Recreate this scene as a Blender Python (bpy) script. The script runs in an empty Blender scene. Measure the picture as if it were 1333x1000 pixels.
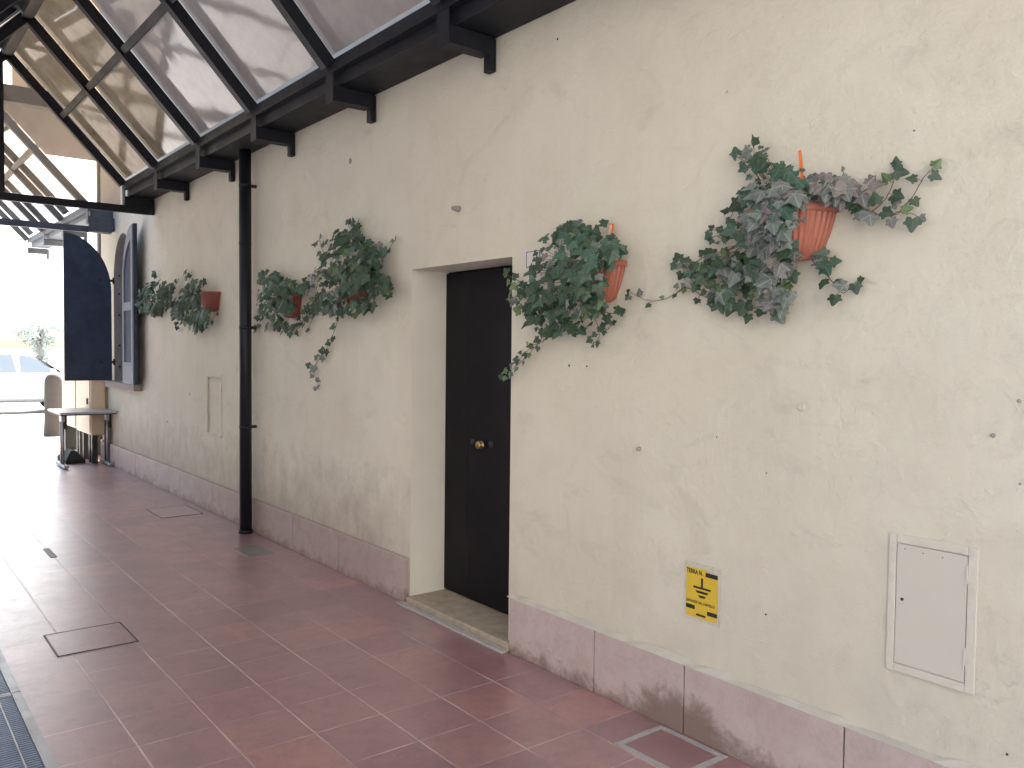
import bpy, bmesh, math, random
from mathutils import Vector, Matrix
random.seed(7)
scene = bpy.context.scene
C = scene.collection
PI = math.pi

# ------------------------------------------------------------------ camera geometry
FPX = 1100.0
CAM = Vector((0, -2.75, 1.6))
def _norm(v): return v.normalized()
w_ = Vector((-195-666.5, 500-446, -FPX)).normalized()
h_ = Vector((2000-666.5, 500-(446+.011*2195), -FPX))
n_ = h_.cross(w_).normalized()
if n_.y < 0: n_ = -n_
X_ = -w_; Z_ = n_; Y_ = Z_.cross(X_)
R3 = Matrix((X_, Y_, Z_))          # world = R3 @ camera-space
def wp(px, py, y=0.0):
    """point of the vertical plane Y=y seen at a photo pixel"""
    d = R3 @ Vector((px-666.5, 500-py, -FPX))
    t = (y - CAM.y)/d.y
    return CAM + d*t

# ------------------------------------------------------------------ helpers
class MB:
    def __init__(s): s.v=[]; s.f=[]; s.uv=[]; s.mi=[]; s.sm=[]
    def face(s, idx, mi=0, sm=False, uv=None):
        s.f.append(tuple(idx)); s.mi.append(mi); s.sm.append(sm); s.uv.append(uv)
    def quad(s, a,b,c,d, mi=0, sm=False):
        i=len(s.v); s.v += [tuple(a),tuple(b),tuple(c),tuple(d)]; s.face((i,i+1,i+2,i+3),mi,sm)
    def poly(s, pts, mi=0):
        i=len(s.v); s.v += [tuple(p) for p in pts]; s.face(range(i,i+len(pts)),mi)
    def box(s, x0,x1,y0,y1,z0,z1, mi=0):
        i=len(s.v)
        s.v += [(x0,y0,z0),(x1,y0,z0),(x1,y1,z0),(x0,y1,z0),(x0,y0,z1),(x1,y0,z1),(x1,y1,z1),(x0,y1,z1)]
        for q in ((0,3,2,1),(4,5,6,7),(0,1,5,4),(1,2,6,5),(2,3,7,6),(3,0,4,7)):
            s.face([i+k for k in q],mi)
        return s
    def bar(s, a, b, w, h, up=(0,0,1), mi=0):
        a=Vector(a); b=Vector(b); d=(b-a).normalized(); up=Vector(up)
        sx=d.cross(up).normalized(); u=sx.cross(d).normalized()
        i=len(s.v)
        for p in (a,b):
            for (p1,p2) in ((-1,-1),(1,-1),(1,1),(-1,1)):
                s.v.append(tuple(p+sx*(p1*w/2)+u*(p2*h/2)))
        for q in ((0,1,2,3),(7,6,5,4),(0,4,5,1),(1,5,6,2),(2,6,7,3),(3,7,4,0)):
            s.face([i+k for k in q],mi)
        return s
    def tube(s, pts, r, n=8, mi=0, caps=True):
        pts=[Vector(p) for p in pts]; rs = r if isinstance(r,(list,tuple)) else [r]*len(pts)
        rings=[]
        for k,p in enumerate(pts):
            d=(pts[min(k+1,len(pts)-1)]-pts[max(k-1,0)]).normalized()
            up=Vector((0,0,1)) if abs(d.z)<.9 else Vector((0,1,0))
            a=d.cross(up).normalized(); b=a.cross(d).normalized()
            i=len(s.v); rings.append(i)
            for j in range(n):
                t=2*PI*j/n; s.v.append(tuple(p+a*(math.cos(t)*rs[k])+b*(math.sin(t)*rs[k])))
        for k in range(len(pts)-1):
            for j in range(n):
                j2=(j+1)%n
                s.face((rings[k]+j,rings[k+1]+j,rings[k+1]+j2,rings[k]+j2),mi,True)
        if caps:
            s.face([rings[0]+j for j in range(n)],mi); s.face([rings[-1]+j for j in reversed(range(n))],mi)
        return s
    def lathe(s, prof, c, n=24, a0=0, a1=2*PI, mi=0, ripple=0, nr=0):
        full = abs(a1-a0-2*PI)<1e-4
        m = n if full else n+1
        rings=[]
        for (r,z) in prof:
            i=len(s.v); rings.append(i)
            for j in range(m):
                t=a0+(a1-a0)*j/n
                rr=r*(1+ripple*math.cos(t*nr)) if nr else r
                s.v.append((c[0]+math.cos(t)*rr, c[1]+math.sin(t)*rr, c[2]+z))
        for k in range(len(prof)-1):
            for j in range(n if full else n):
                j2=(j+1)%m
                s.face((rings[k]+j,rings[k]+j2,rings[k+1]+j2,rings[k+1]+j),mi,True)
        return rings
    def build(s, name, mats, parent=None, bevel=0, off=None):
        me=bpy.data.meshes.new(name)
        v=s.v
        if off is not None: v=[(p[0]-off[0],p[1]-off[1],p[2]-off[2]) for p in v]
        me.from_pydata(v,[],s.f)
        if not isinstance(mats,(list,tuple)): mats=[mats]
        for m in mats: me.materials.append(m)
        for k,p in enumerate(me.polygons):
            p.material_index=s.mi[k]; p.use_smooth=s.sm[k]
        if any(u is not None for u in s.uv):
            uvl=me.uv_layers.new(name='leaf')
            for k,p in enumerate(me.polygons):
                if s.uv[k] is None: continue
                for li,uu in zip(p.loop_indices,s.uv[k]): uvl.data[li].uv=uu
        me.update()
        o=bpy.data.objects.new(name,me); C.objects.link(o)
        if parent is not None: o.parent=parent
        if bevel:
            b=o.modifiers.new('bevel','BEVEL'); b.width=bevel; b.segments=2; b.limit_method='ANGLE'; b.angle_limit=.6
        return o

def tag(o,label,cat,group=None,kind=None):
    if label: o['label']=label
    if cat: o['category']=cat
    if group: o['group']=group
    if kind: o['kind']=kind
    return o
def thing(name,label,cat,loc,group=None):
    o=bpy.data.objects.new(name,None); C.objects.link(o); o.location=loc; o.empty_display_size=.1
    return tag(o,label,cat,group)

# ------------------------------------------------------------------ materials
class NT:
    def __init__(s,name):
        s.m=bpy.data.materials.new(name); s.m.use_nodes=True; s.t=s.m.node_tree; s.n=s.t.nodes; s.l=s.t.links
        s.b=s.n['Principled BSDF']; s.out=s.n['Material Output']
        s.tc=s.n.new('ShaderNodeTexCoord')
    def noise(s,scale,detail=4,rough=.55,vec=None,dist=0,out='Fac'):
        k=s.n.new('ShaderNodeTexNoise'); k.inputs['Scale'].default_value=scale; k.inputs['Detail'].default_value=detail
        k.inputs['Roughness'].default_value=rough; k.inputs['Distortion'].default_value=dist
        s.l.new(vec if vec is not None else s.tc.outputs['Object'],k.inputs['Vector']); return k.outputs[out]
    def ramp(s,inp,stops,interp='LINEAR'):
        k=s.n.new('ShaderNodeValToRGB'); e=k.color_ramp.elements; k.color_ramp.interpolation=interp
        while len(e)<len(stops): e.new(.5)
        for i,(p,c) in enumerate(stops):
            e[i].position=p; e[i].color=(c,c,c,1) if not isinstance(c,(tuple,list)) else (*c,1)
        s.l.new(inp,k.inputs[0]); return k.outputs[0]
    def math(s,op,a,b=None,c=None):
        k=s.n.new('ShaderNodeMath'); k.operation=op
        for i,x in enumerate((a,b,c)):
            if x is None: continue
            if isinstance(x,(int,float)): k.inputs[i].default_value=x
            else: s.l.new(x,k.inputs[i])
        return k.outputs[0]
    def mix(s,f,a,b,bt='MIX'):
        k=s.n.new('ShaderNodeMix'); k.data_type='RGBA'; k.blend_type=bt
        for i,x in ((0,f),(6,a),(7,b)):
            if isinstance(x,(int,float)): k.inputs[i].default_value=x
            elif isinstance(x,(tuple,list)): k.inputs[i].default_value=(*x,1)
            else: s.l.new(x,k.inputs[i])
        return k.outputs[2]
    def xyz(s,vec=None):
        k=s.n.new('ShaderNodeSeparateXYZ'); s.l.new(vec if vec is not None else s.tc.outputs['Object'],k.inputs[0]); return k.outputs
    def scaled(s,sx,sy,sz,vec=None):
        k=s.n.new('ShaderNodeMapping'); k.inputs['Scale'].default_value=(sx,sy,sz)
        s.l.new(vec if vec is not None else s.tc.outputs['Object'],k.inputs['Vector']); return k.outputs[0]
    def bump(s,h,strength=.3,dist=.01,nrm=None):
        k=s.n.new('ShaderNodeBump'); k.inputs['Strength'].default_value=strength; k.inputs['Distance'].default_value=dist
        s.l.new(h,k.inputs['Height'])
        if nrm is not None: s.l.new(nrm,k.inputs['Normal'])
        return k.outputs[0]
    def set(s,color=None,rough=None,metal=None,normal=None,spec=None):
        for nm,x in (('Base Color',color),('Roughness',rough),('Metallic',metal),('Specular IOR Level',spec)):
            if x is None: continue
            if isinstance(x,(int,float)): s.b.inputs[nm].default_value=x
            elif isinstance(x,(tuple,list)): s.b.inputs[nm].default_value=(*x,1)
            else: s.l.new(x,s.b.inputs[nm])
        if normal is not None: s.l.new(normal,s.b.inputs['Normal'])
        return s.m

def simple(name,col,rough=.5,metal=0,var=.15,scale=8,bump=.1,spec=.5,bscale=60):
    k=NT(name)
    n=k.noise(scale,5)
    c=k.mix(n,tuple(x*(1-var) for x in col),tuple(min(1,x*(1+var)) for x in col))
    r=k.ramp(k.noise(scale*1.7,3),[(.3,max(0,rough-.08)),(.7,min(1,rough+.08))])
    return k.set(c,r,metal,k.bump(k.noise(bscale,3),bump,.004),spec)

def plaster():
    k=NT('plaster')
    o=k.tc.outputs['Object']; x,y,z=k.xyz()
    big=k.noise(.55,4,.6); mid=k.noise(3.2,6,.6)
    c=k.mix(k.ramp(big,[(.35,0),(.65,1)]),(.645,.605,.505),(.695,.662,.566))
    c=k.mix(k.math('MULTIPLY',k.ramp(mid,[(.45,0),(.75,1)]),.36),c,(.55,.505,.412))
    sm=k.noise(1.7,7,.7,k.scaled(1,1,1.6),1.4)
    c=k.mix(k.math('MULTIPLY',k.ramp(sm,[(.56,0),(.70,1)]),.30),c,(.45,.41,.36))
    sp=k.noise(38,4,.65)
    c=k.mix(k.math('MULTIPLY',k.ramp(sp,[(.62,0),(.74,1)]),.16),c,(.40,.36,.30))
    # vertical washed streaks
    st=k.noise(1.0,5,.6,k.scaled(5,5,.35))
    c=k.mix(k.math('MULTIPLY',k.ramp(st,[(.50,0),(.75,1)]),.13),c,(.50,.455,.38))
    # band of rising damp and dirt above the plinth
    hz=k.math('SUBTRACT',1.0,k.math('DIVIDE',k.math('SUBTRACT',z,.25),.75))
    dn=k.noise(7,7,.72,k.scaled(1,1,.7))
    lefty=k.ramp(k.math('DIVIDE',k.math('ADD',x,9.0),7.0),[(.0,.75),(.55,1.0),(.66,.25),(1,.25)])
    dm=k.math('MULTIPLY',k.math('MULTIPLY',k.ramp(k.math('ADD',k.math('MULTIPLY',hz,.5),k.math('MULTIPLY',dn,.8)),[(.52,0),(.95,1)]),.8),lefty)
    c=k.mix(dm,c,(.34,.29,.245))
    # small chips
    v=k.n.new('ShaderNodeTexVoronoi'); v.inputs['Scale'].default_value=4.2; k.l.new(o,v.inputs['Vector'])
    chip=k.math('LESS_THAN',k.math('ADD',v.outputs['Distance'],k.math('MULTIPLY',k.noise(90,2),.05)),.052)
    sel=k.n.new('ShaderNodeSeparateColor'); k.l.new(v.outputs['Color'],sel.inputs[0])
    chip=k.math('MULTIPLY',chip,k.math('GREATER_THAN',sel.outputs[0],.66))
    c=k.mix(k.math('MULTIPLY',chip,.6),c,(.33,.28,.23))
    fine=k.noise(170,4,.6); lump=k.noise(26,5,.6); wave=k.noise(2.2,3,.5)
    sc=k.noise(9,8,.75,dist=.6)
    h=k.math('ADD',k.math('MULTIPLY',fine,.5),k.math('ADD',k.math('MULTIPLY',lump,2.4),k.math('MULTIPLY',wave,9)))
    h=k.math('ADD',h,k.math('MULTIPLY',k.ramp(sc,[(.56,0),(.63,1)]),.55))
    h=k.math('SUBTRACT',h,k.math('MULTIPLY',chip,1.2))
    return k.set(c,.88,0,k.bump(h,.5,.0042),.25)

def marble():
    k=NT('rose_marble')
    oi=k.n.new('ShaderNodeObjectInfo')
    x,y,z=k.xyz()
    n1=k.noise(2.2,7,.62,dist=.9); n2=k.noise(14,7,.7,dist=.4)
    c=k.mix(k.ramp(n1,[(.3,0),(.7,1)]),(.455,.365,.35),(.56,.475,.455))
    c=k.mix(k.math('MULTIPLY',k.ramp(n2,[(.45,0),(.72,1)]),.5),c,(.37,.275,.255))
    c=k.mix(k.math('MULTIPLY',oi.outputs['Random'],.18),c,(.45,.38,.34))
    vein=k.ramp(k.noise(3.1,8,.62,dist=1.6),[(.485,0),(.5,1),(.515,0)])
    c=k.mix(k.math('MULTIPLY',vein,.16),c,(.33,.22,.20))
    # splash dirt along the foot and around the joints
    geo=k.n.new('ShaderNodeNewGeometry'); px,py,pz=k.xyz(geo.outputs['Position'])
    dn=k.noise(6,8,.75,geo.outputs['Position'],.5)
    low=k.math('SUBTRACT',1.0,k.math('DIVIDE',pz,.30))
    near=k.math('SUBTRACT',1.0,k.math('MULTIPLY',k.math('ABSOLUTE',k.math('ADD',px,2.33)),2.6))
    near=k.math('MAXIMUM',near,0.0)
    dm=k.ramp(k.math('ADD',k.math('ADD',k.math('MULTIPLY',low,.55),k.math('MULTIPLY',near,.30)),k.math('MULTIPLY',dn,.75)),[(.80,0),(.92,.8),(1.1,1)])
    c=k.mix(k.math('MULTIPLY',dm,.8),c,(.17,.11,.085))
    leftd=k.ramp(k.math('DIVIDE',k.math('ADD',px,9.5),6.0),[(0,.25),(.3,.75),(.75,.75),(.9,0)])
    c=k.mix(k.math('MULTIPLY',leftd,.55),c,(.24,.165,.145))
    return k.set(c,k.ramp(n2,[(.3,.42),(.7,.62)]),0,k.bump(n2,.15,.003),.4)

def tiles():
    k=NT('terracotta_tiles')
    x,y,z=k.xyz()
    u=k.math('DIVIDE',k.math('ADD',x,3.522+31.55),.3155); v=k.math('DIVIDE',k.math('ADD',y,.6385+30.85),.3085)
    fu=k.math('FRACT',u); fv=k.math('FRACT',v)
    wob=k.math('MULTIPLY',k.math('SUBTRACT',k.noise(12,3),.5),.012)
    du=k.math('ADD',k.math('MINIMUM',fu,k.math('SUBTRACT',1.0,fu)),wob)
    dv=k.math('ADD',k.math('MINIMUM',fv,k.math('SUBTRACT',1.0,fv)),wob)
    gu=k.ramp(du,[(.006,1),(.012,0)]); gv=k.ramp(dv,[(.009,1),(.017,0)])
    g=k.math('MAXIMUM',gu,gv)
    comb=k.n.new('ShaderNodeCombineXYZ'); k.l.new(k.math('FLOOR',u),comb.inputs[0]); k.l.new(k.math('FLOOR',v),comb.inputs[1])
    wn=k.n.new('ShaderNodeTexWhiteNoise'); wn.noise_dimensions='2D'; k.l.new(comb.outputs[0],wn.inputs['Vector'])
    rnd=wn.outputs['Value']
    c=k.ramp(rnd,[(0,(.27,.13,.145)),(.3,(.325,.155,.165)),(.7,(.35,.175,.178)),(1,(.42,.19,.18))])
    n1=k.noise(5.5,8,.68,dist=.4)
    c=k.mix(k.math('MULTIPLY',k.ramp(n1,[(.42,0),(.66,1)]),.6),c,(.20,.115,.132))
    n2=k.noise(1.5,5,.6)
    c=k.mix(k.math('MULTIPLY',k.ramp(n2,[(.45,0),(.7,1)]),.3),c,(.38,.24,.24))
    n3=k.noise(24,6,.75)
    c=k.mix(k.math('MULTIPLY',k.ramp(n3,[(.55,0),(.75,1)]),.4),c,(.42,.31,.30))
    pal=k.noise(2.8,8,.75,dist=1.2)
    c=k.mix(k.math('MULTIPLY',k.ramp(pal,[(.60,0),(.72,1)]),.25),c,(.40,.33,.32))
    g2=k.noise(16,8,.8,dist=.5)
    c=k.mix(k.math('MULTIPLY',k.ramp(g2,[(.5,0),(.68,1)]),.5),c,(.13,.075,.085))
    spk=k.noise(60,2,.5)
    c=k.mix(k.math('MULTIPLY',k.ramp(spk,[(.73,0),(.76,1)]),.6),c,(.50,.44,.42))
    gfade=k.noise(1.1,4,.6)
    gc=k.mix(k.ramp(gfade,[(.38,0),(.55,1)]),(.20,.125,.125),(.58,.44,.43))
    gs=k.math('MULTIPLY',g,k.ramp(k.noise(4.3,6,.75),[(.36,.25),(.56,1)]))
    c=k.mix(gs,c,gc)
    # grime line along the wall
    r=k.ramp(k.math('ADD',k.math('MULTIPLY',n1,.5),k.math('MULTIPLY',n3,.5)),[(.35,.30),(.65,.48)])
    r=k.math('ADD',r,k.math('MULTIPLY',g,.3))
    h=k.math('ADD',k.math('MULTIPLY',k.math('SUBTRACT',1.0,g),1.0),k.math('ADD',k.math('MULTIPLY',n1,.5),k.math('ADD',k.math('MULTIPLY',k.noise(90,3),.12),k.math('MULTIPLY',rnd,.9))))
    k.b.inputs['Coat Weight'].default_value=1; k.b.inputs['Coat Roughness'].default_value=.40; k.b.inputs['Coat IOR'].default_value=1.7
    return k.set(c,r,0,k.bump(h,.5,.0028),.9)

def leafmat(name,cols,vein,vstr):
    k=NT(name)
    geo=k.n.new('ShaderNodeNewGeometry')
    rnd=geo.outputs['Random Per Island']
    n=len(cols); c=k.ramp(rnd,[(i/(n-1),cols[i]) for i in range(n)])
    uv=k.n.new('ShaderNodeUVMap'); uv.uv_map='leaf'
    u,v,_=k.xyz(uv.outputs[0])
    ang=k.math('ARCTAN2',u,k.math('ADD',v,.0001))
    rad=k.math('SQRT',k.math('ADD',k.math('MULTIPLY',u,u),k.math('MULTIPLY',v,v)))
    pp=k.math('PINGPONG',ang,math.radians(31))
    d=k.math('MULTIPLY',pp,rad)
    vm=k.math('SUBTRACT',1.0,k.math('MULTIPLY',d,22)); vm=k.math('MAXIMUM',vm,0.0)
    c=k.mix(k.math('MULTIPLY',vm,vstr),c,vein)
    nz=k.noise(60,4)
    c=k.mix(k.math('MULTIPLY',k.ramp(nz,[(.4,0),(.75,1)]),.35),c,tuple(min(1,a*1.8+.02) for a in cols[-1]))
    m=k.set(c,.42,0,k.bump(k.math('SUBTRACT',nz,k.math('MULTIPLY',vm,.8)),.25,.002),.45)
    # thin leaf lets some light through
    tr=k.n.new('ShaderNodeBsdfTranslucent'); k.l.new(c,tr.inputs[0])
    mx=k.n.new('ShaderNodeMixShader'); mx.inputs[0].default_value=.18
    k.l.new(k.b.outputs[0],mx.inputs[1]); k.l.new(tr.outputs[0],mx.inputs[2]); k.l.new(mx.outputs[0],k.out.inputs[0])
    return m

def plexi(name,tint,dirt,dirtcol,dmin=.25,dmax=.6):
    k=NT(name)
    n1=k.noise(1.1,6,.6,dist=1.0); n2=k.noise(7,5,.7)
    f=k.ramp(k.math('ADD',k.math('MULTIPLY',n1,.7),k.math('MULTIPLY',n2,.3)),[(.35,dmin),(.65,dmax)])
    tr=k.n.new('ShaderNodeBsdfTransparent'); tr.inputs[0].default_value=(*tint,1)
    tl=k.n.new('ShaderNodeBsdfTranslucent'); tl.inputs[0].default_value=(*dirtcol,1)
    df=k.n.new('ShaderNodeBsdfDiffuse'); df.inputs[0].default_value=(*dirtcol,1)
    m1=k.n.new('ShaderNodeMixShader'); m1.inputs[0].default_value=.25
    k.l.new(tl.outputs[0],m1.inputs[1]); k.l.new(df.outputs[0],m1.inputs[2])
    m2=k.n.new('ShaderNodeMixShader'); k.l.new(f,m2.inputs[0]); k.l.new(tr.outputs[0],m2.inputs[1]); k.l.new(m1.outputs[0],m2.inputs[2])
    gl=k.n.new('ShaderNodeBsdfGlossy'); gl.inputs['Roughness'].default_value=.06; gl.inputs[0].default_value=(1,1,1,1)
    bp=k.bump(k.math('ADD',k.noise(1.3,2,.45,dist=1.2),k.math('MULTIPLY',k.noise(9,2),.02)),.10,.03); k.l.new(bp,gl.inputs['Normal'])
    fr=k.n.new('ShaderNodeFresnel'); fr.inputs[0].default_value=1.33
    m3=k.n.new('ShaderNodeMixShader'); k.l.new(fr.outputs[0],m3.inputs[0]); k.l.new(m2.outputs[0],m3.inputs[1]); k.l.new(gl.outputs[0],m3.inputs[2])
    k.l.new(m3.outputs[0],k.out.inputs[0])
    return k.m

def boards(name,c1,c2,axis,width,rough=.7):
    k=NT(name); xs=k.xyz(); a=xs['XYZ'.index(axis)]
    u=k.math('DIVIDE',a,width); fr=k.math('FRACT',u)
    gap=k.math('LESS_THAN',fr,.07)
    wn=k.n.new('ShaderNodeTexWhiteNoise'); wn.noise_dimensions='1D'; k.l.new(k.math('FLOOR',u),wn.inputs['W'])
    c=k.mix(wn.outputs['Value'],c1,c2)
    sc={'X':(3,.4,.4),'Y':(.4,3,.4),'Z':(.4,.4,3)}[axis]
    c=k.mix(k.math('MULTIPLY',k.noise(14,6,.6,k.scaled(*sc)),.4),c,tuple(x*.6 for x in c1))
    c=k.mix(k.math('MULTIPLY',gap,.75),c,tuple(x*.25 for x in c1))
    return k.set(c,rough,0,k.bump(k.math('SUBTRACT',1.0,gap),.5,.008))

M={}
M['plaster']=plaster(); M['marble']=marble(); M['tiles']=tiles()
def steel(name,col,rough):
    k=NT(name)
    n=k.noise(5,6,.65); s=k.noise(45,5,.7)
    c=k.mix(k.ramp(n,[(.35,0),(.7,1)]),tuple(a*.8 for a in col),tuple(a*1.35 for a in col))
    c=k.mix(k.math('MULTIPLY',k.ramp(s,[(.66,0),(.74,1)]),.45),c,(.12,.11,.11))
    return k.set(c,k.ramp(n,[(.3,rough-.08),(.7,rough+.1)]),.0,k.bump(k.math('ADD',n,k.math('MULTIPLY',s,.3)),.2,.004),.3)
M['steel']=steel('dark_painted_steel',(.010,.011,.017),.55)
M['steel_far']=steel('glare_pale_steel',(.07,.08,.10),.5)  # lighter copy of the steel, glare on the far canopy put into its colour
M['pipe']=steel('pipe_paint',(.011,.012,.018),.42)
M['glass']=plexi('dirty_acrylic',(.93,.88,.84),.5,(.88,.80,.75),.5,.75)
M['glass_warm']=plexi('sunlit_tint_acrylic',(.95,.87,.76),.5,(1,.86,.68),.30,.6)  # peach tint stands in for sunlight on the boards behind these panes
M['glass_gable']=plexi('gable_acrylic',(.95,.88,.80),.5,(.70,.60,.50),.04,.14)
M['glass_opal']=plexi('opal_acrylic',(.95,.87,.76),.5,(.23,.155,.10),.8,.95)
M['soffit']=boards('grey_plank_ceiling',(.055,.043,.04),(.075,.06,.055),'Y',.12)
M['boards']=boards('pale_wood_boards',(.66,.50,.34),(.78,.62,.44),'Y',.19)
M['white_paint']=simple('old_white_paint',(.66,.64,.58),.7,var=.08,scale=5,bump=.3,bscale=40)
M['reveal']=simple('reveal_plaster',(.72,.69,.62),.85,var=.10,scale=4,bump=.45,bscale=35)
M['shutter']=steel('shutter_paint',(.035,.048,.085),.5)
M['shutter_in']=simple('weathered_grey_paint',(.22,.235,.275),.6,var=.25,scale=9,bump=.3)
M['greystone']=simple('grey_stone',(.30,.28,.27),.8,var=.2,scale=9,bump=.5)
M['grout']=simple('cement',(.40,.37,.36),.85,var=.25,scale=14,bump=.6)
M['brass']=simple('brass',(.42,.31,.14),.36,1,var=.1)
M['black_iron']=simple('black_iron',(.02,.02,.022),.5,var=.3)
M['hatch']=simple('hatch_paint',(.60,.565,.50),.5,var=.04,scale=2,bump=.12,bscale=20)
M['hatch_frame']=simple('hatch_frame_paint',(.62,.585,.51),.75,var=.16,scale=12,bump=.9,bscale=45)
M['terracotta']=simple('terracotta_plastic',(.40,.135,.09),.45,var=.16,scale=10,bump=.2)
M['terracotta_dark']=simple('dark_terracotta_plastic',(.22,.055,.045),.4,var=.16,scale=10,bump=.2)
M['soil']=simple('soil',(.035,.022,.015),.95,var=.5,scale=30,bump=1)
M['stem']=simple('ivy_stem',(.13,.075,.05),.7,var=.35,scale=30)
M['twig']=simple('dry_twig',(.34,.30,.26),.8,var=.35,scale=30)
M['concrete']=simple('pale_paving',(.62,.60,.57),.55,var=.1,scale=.8,bump=.3,bscale=30)
M['asphalt']=simple('asphalt',(.30,.30,.31),.8,var=.15,scale=1.5,bump=.4,bscale=80)
M['yellow_box']=simple('cream_metal',(.74,.58,.42),.5,var=.05,scale=4)
M['bollard']=simple('brown_stone',(.06,.05,.048),.85,var=.25,scale=12,bump=.8,bscale=40)
M['table_top']=simple('grey_laminate',(.42,.44,.45),.35,var=.06)
M['alu']=simple('aluminium',(.40,.40,.42),.45,.6,var=.1)
M['grate']=simple('blue_grey_metal',(.13,.17,.26),.42,.35,var=.2,scale=9)
M['car_paint']=simple('white_car_paint',(.80,.80,.80),.2,var=.02,bump=0)
M['rubber']=simple('tyre_rubber',(.02,.02,.02),.8)
M['car_glass']=simple('car_glass',(.33,.37,.39),.08,var=.05,bump=0)
M['threshold']=simple('cream_stone_sill',(.37,.31,.235),.75,var=.45,scale=13,bump=.8,bscale=30)
M['roof_tile']=simple('roof_tile',(.30,.15,.10),.85,var=.25,scale=10)
M['yellow']=None
M['frame_dark0']=simple('dark_mortar',(.08,.055,.05),.9,var=.3,scale=20)
M['plaster_far']=simple('far_plaster',(.26,.26,.27),.85,var=.1,scale=1.5)
M['fillet']=simple('fillet_plaster',(.54,.505,.44),.85,var=.25,scale=7,bump=.9,bscale=35)

def doormat():
    k=NT('dark_door_paint')
    x,y,z=k.xyz()
    n=k.noise(4,5,.6); s=k.noise(50,5,.75)
    c=k.mix(n,(.004,.0035,.006),(.009,.0075,.011))
    low=k.math('SUBTRACT',1.0,k.math('DIVIDE',z,.75)); 
    sc=k.ramp(k.math('ADD',k.math('MULTIPLY',s,.85),k.math('MULTIPLY',low,.12)),[(.66,0),(.72,1)])
    c=k.mix(k.math('MULTIPLY',sc,.35),c,(.10,.095,.10))
    return k.set(c,k.ramp(n,[(.3,.42),(.7,.6)]),0,k.bump(n,.15,.004),.18)
M['door']=doormat()

GREENS=[(.022,.045,.027),(.034,.066,.038),(.045,.085,.046),(.028,.056,.042),(.058,.10,.052)]
M['leaf_dark']=leafmat('ivy_leaf_dark',GREENS,(.10,.16,.09),.5)
M['leaf_fresh']=leafmat('ivy_leaf_fresh',[(.07,.13,.05),(.10,.17,.065),(.085,.145,.06),(.13,.20,.085)],(.22,.28,.14),.5)
M['leaf_dusty']=leafmat('ivy_leaf_dusty',[(.10,.13,.115),(.15,.18,.165),(.12,.165,.14),(.23,.25,.24),(.065,.09,.075),(.18,.17,.18)],(.36,.39,.36),.8)
M['leaf_purple']=leafmat('ivy_leaf_withered',[(.12,.095,.10),(.20,.17,.18),(.17,.155,.19),(.11,.09,.075),(.23,.205,.19)],(.33,.28,.27),.8)
M['leaf_teal']=leafmat('ivy_leaf_bluish',[(.038,.088,.060),(.05,.115,.078),(.066,.13,.088),(.045,.095,.055)],(.16,.23,.19),.7)
LM=[M['leaf_dark'],M['leaf_fresh'],M['leaf_dusty'],M['leaf_purple'],M['leaf_teal']]

# ------------------------------------------------------------------ ground
g=MB(); g.quad((-400,-300,-.12),(200,-300,-.12),(200,300,-.12),(-400,300,-.12)); tag(g.build('road',M['asphalt']),None,None,kind='structure')
g=MB(); g.box(-21.9,-13.45,-9,6,-.2,-.002); g.box(-13.45,6,-12,-2.62,-.2,-.002)
tag(g.build('pavement',M['concrete']),None,None,kind='structure')
g=MB(); g.box(-13.45,6,-2.156,.3,-.15,0); tag(g.build('floor',M['tiles']),None,None,kind='structure')
g=MB(); g.box(-22.05,-21.9,-9,6,-.2,.01); g.box(-13.45,6,-2.62,-2.56,-.15,.001)
tag(g.build('kerb',M['greystone']),None,None,kind='structure')

# ------------------------------------------------------------------ building
BX0,BX1=-12.75,4.0; BH=7.2; BT=.42
bld=thing('building','long cream plastered building with rose marble plinth, dark door and shuttered arched window','building',(0,0,0))
DX0,DX1,DZ=-4.53,-3.52,2.09
WX0,WX1,WZ0,WSP,WTOP=-12.05,-11.12,1.14,2.45,3.03
HX0,HX1,HZ0,HZ1=-8.36,-7.95,.755,1.31
wx=(WX0+WX1)/2; wr=(WX1-WX0)/2
def arch(n=16,y=0,dx=0):
    return [(wx+(wr-dx)*math.cos(PI*j/n), y, WSP+(WTOP-WSP-dx)*math.sin(PI*j/n)) for j in range(n+1)]
b=MB()
Q=lambda x0,x1,z0,z1:b.quad((x0,0,z0),(x1,0,z0),(x1,0,z1),(x0,0,z1))
Q(BX0,WX0,0,BH); Q(WX0,WX1,0,WZ0)
ar=arch()
for j in range(16):
    p,q=ar[j],ar[j+1]; b.quad((q[0],0,q[2]),(p[0],0,p[2]),(p[0],0,BH),(q[0],0,BH))
Q(WX1,HX0,0,BH); Q(HX0,HX1,0,HZ0); Q(HX0,HX1,HZ1,BH); Q(HX1,DX0,0,BH); Q(DX0,DX1,DZ,BH); Q(DX1,BX1,0,BH)
# blind hatch recess
b.quad((HX0,.015,HZ0),(HX1,.015,HZ0),(HX1,.015,HZ1),(HX0,.015,HZ1))
b.quad((HX0,0,HZ0),(HX0,.015,HZ0),(HX0,.015,HZ1),(HX0,0,HZ1)); b.quad((HX1,0,HZ0),(HX1,0,HZ1),(HX1,.015,HZ1),(HX1,.015,HZ0))
b.quad((HX0,0,HZ0),(HX1,0,HZ0),(HX1,.015,HZ0),(HX0,.015,HZ0)); b.quad((HX0,0,HZ1),(HX0,.015,HZ1),(HX1,.015,HZ1),(HX1,0,HZ1))
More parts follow.
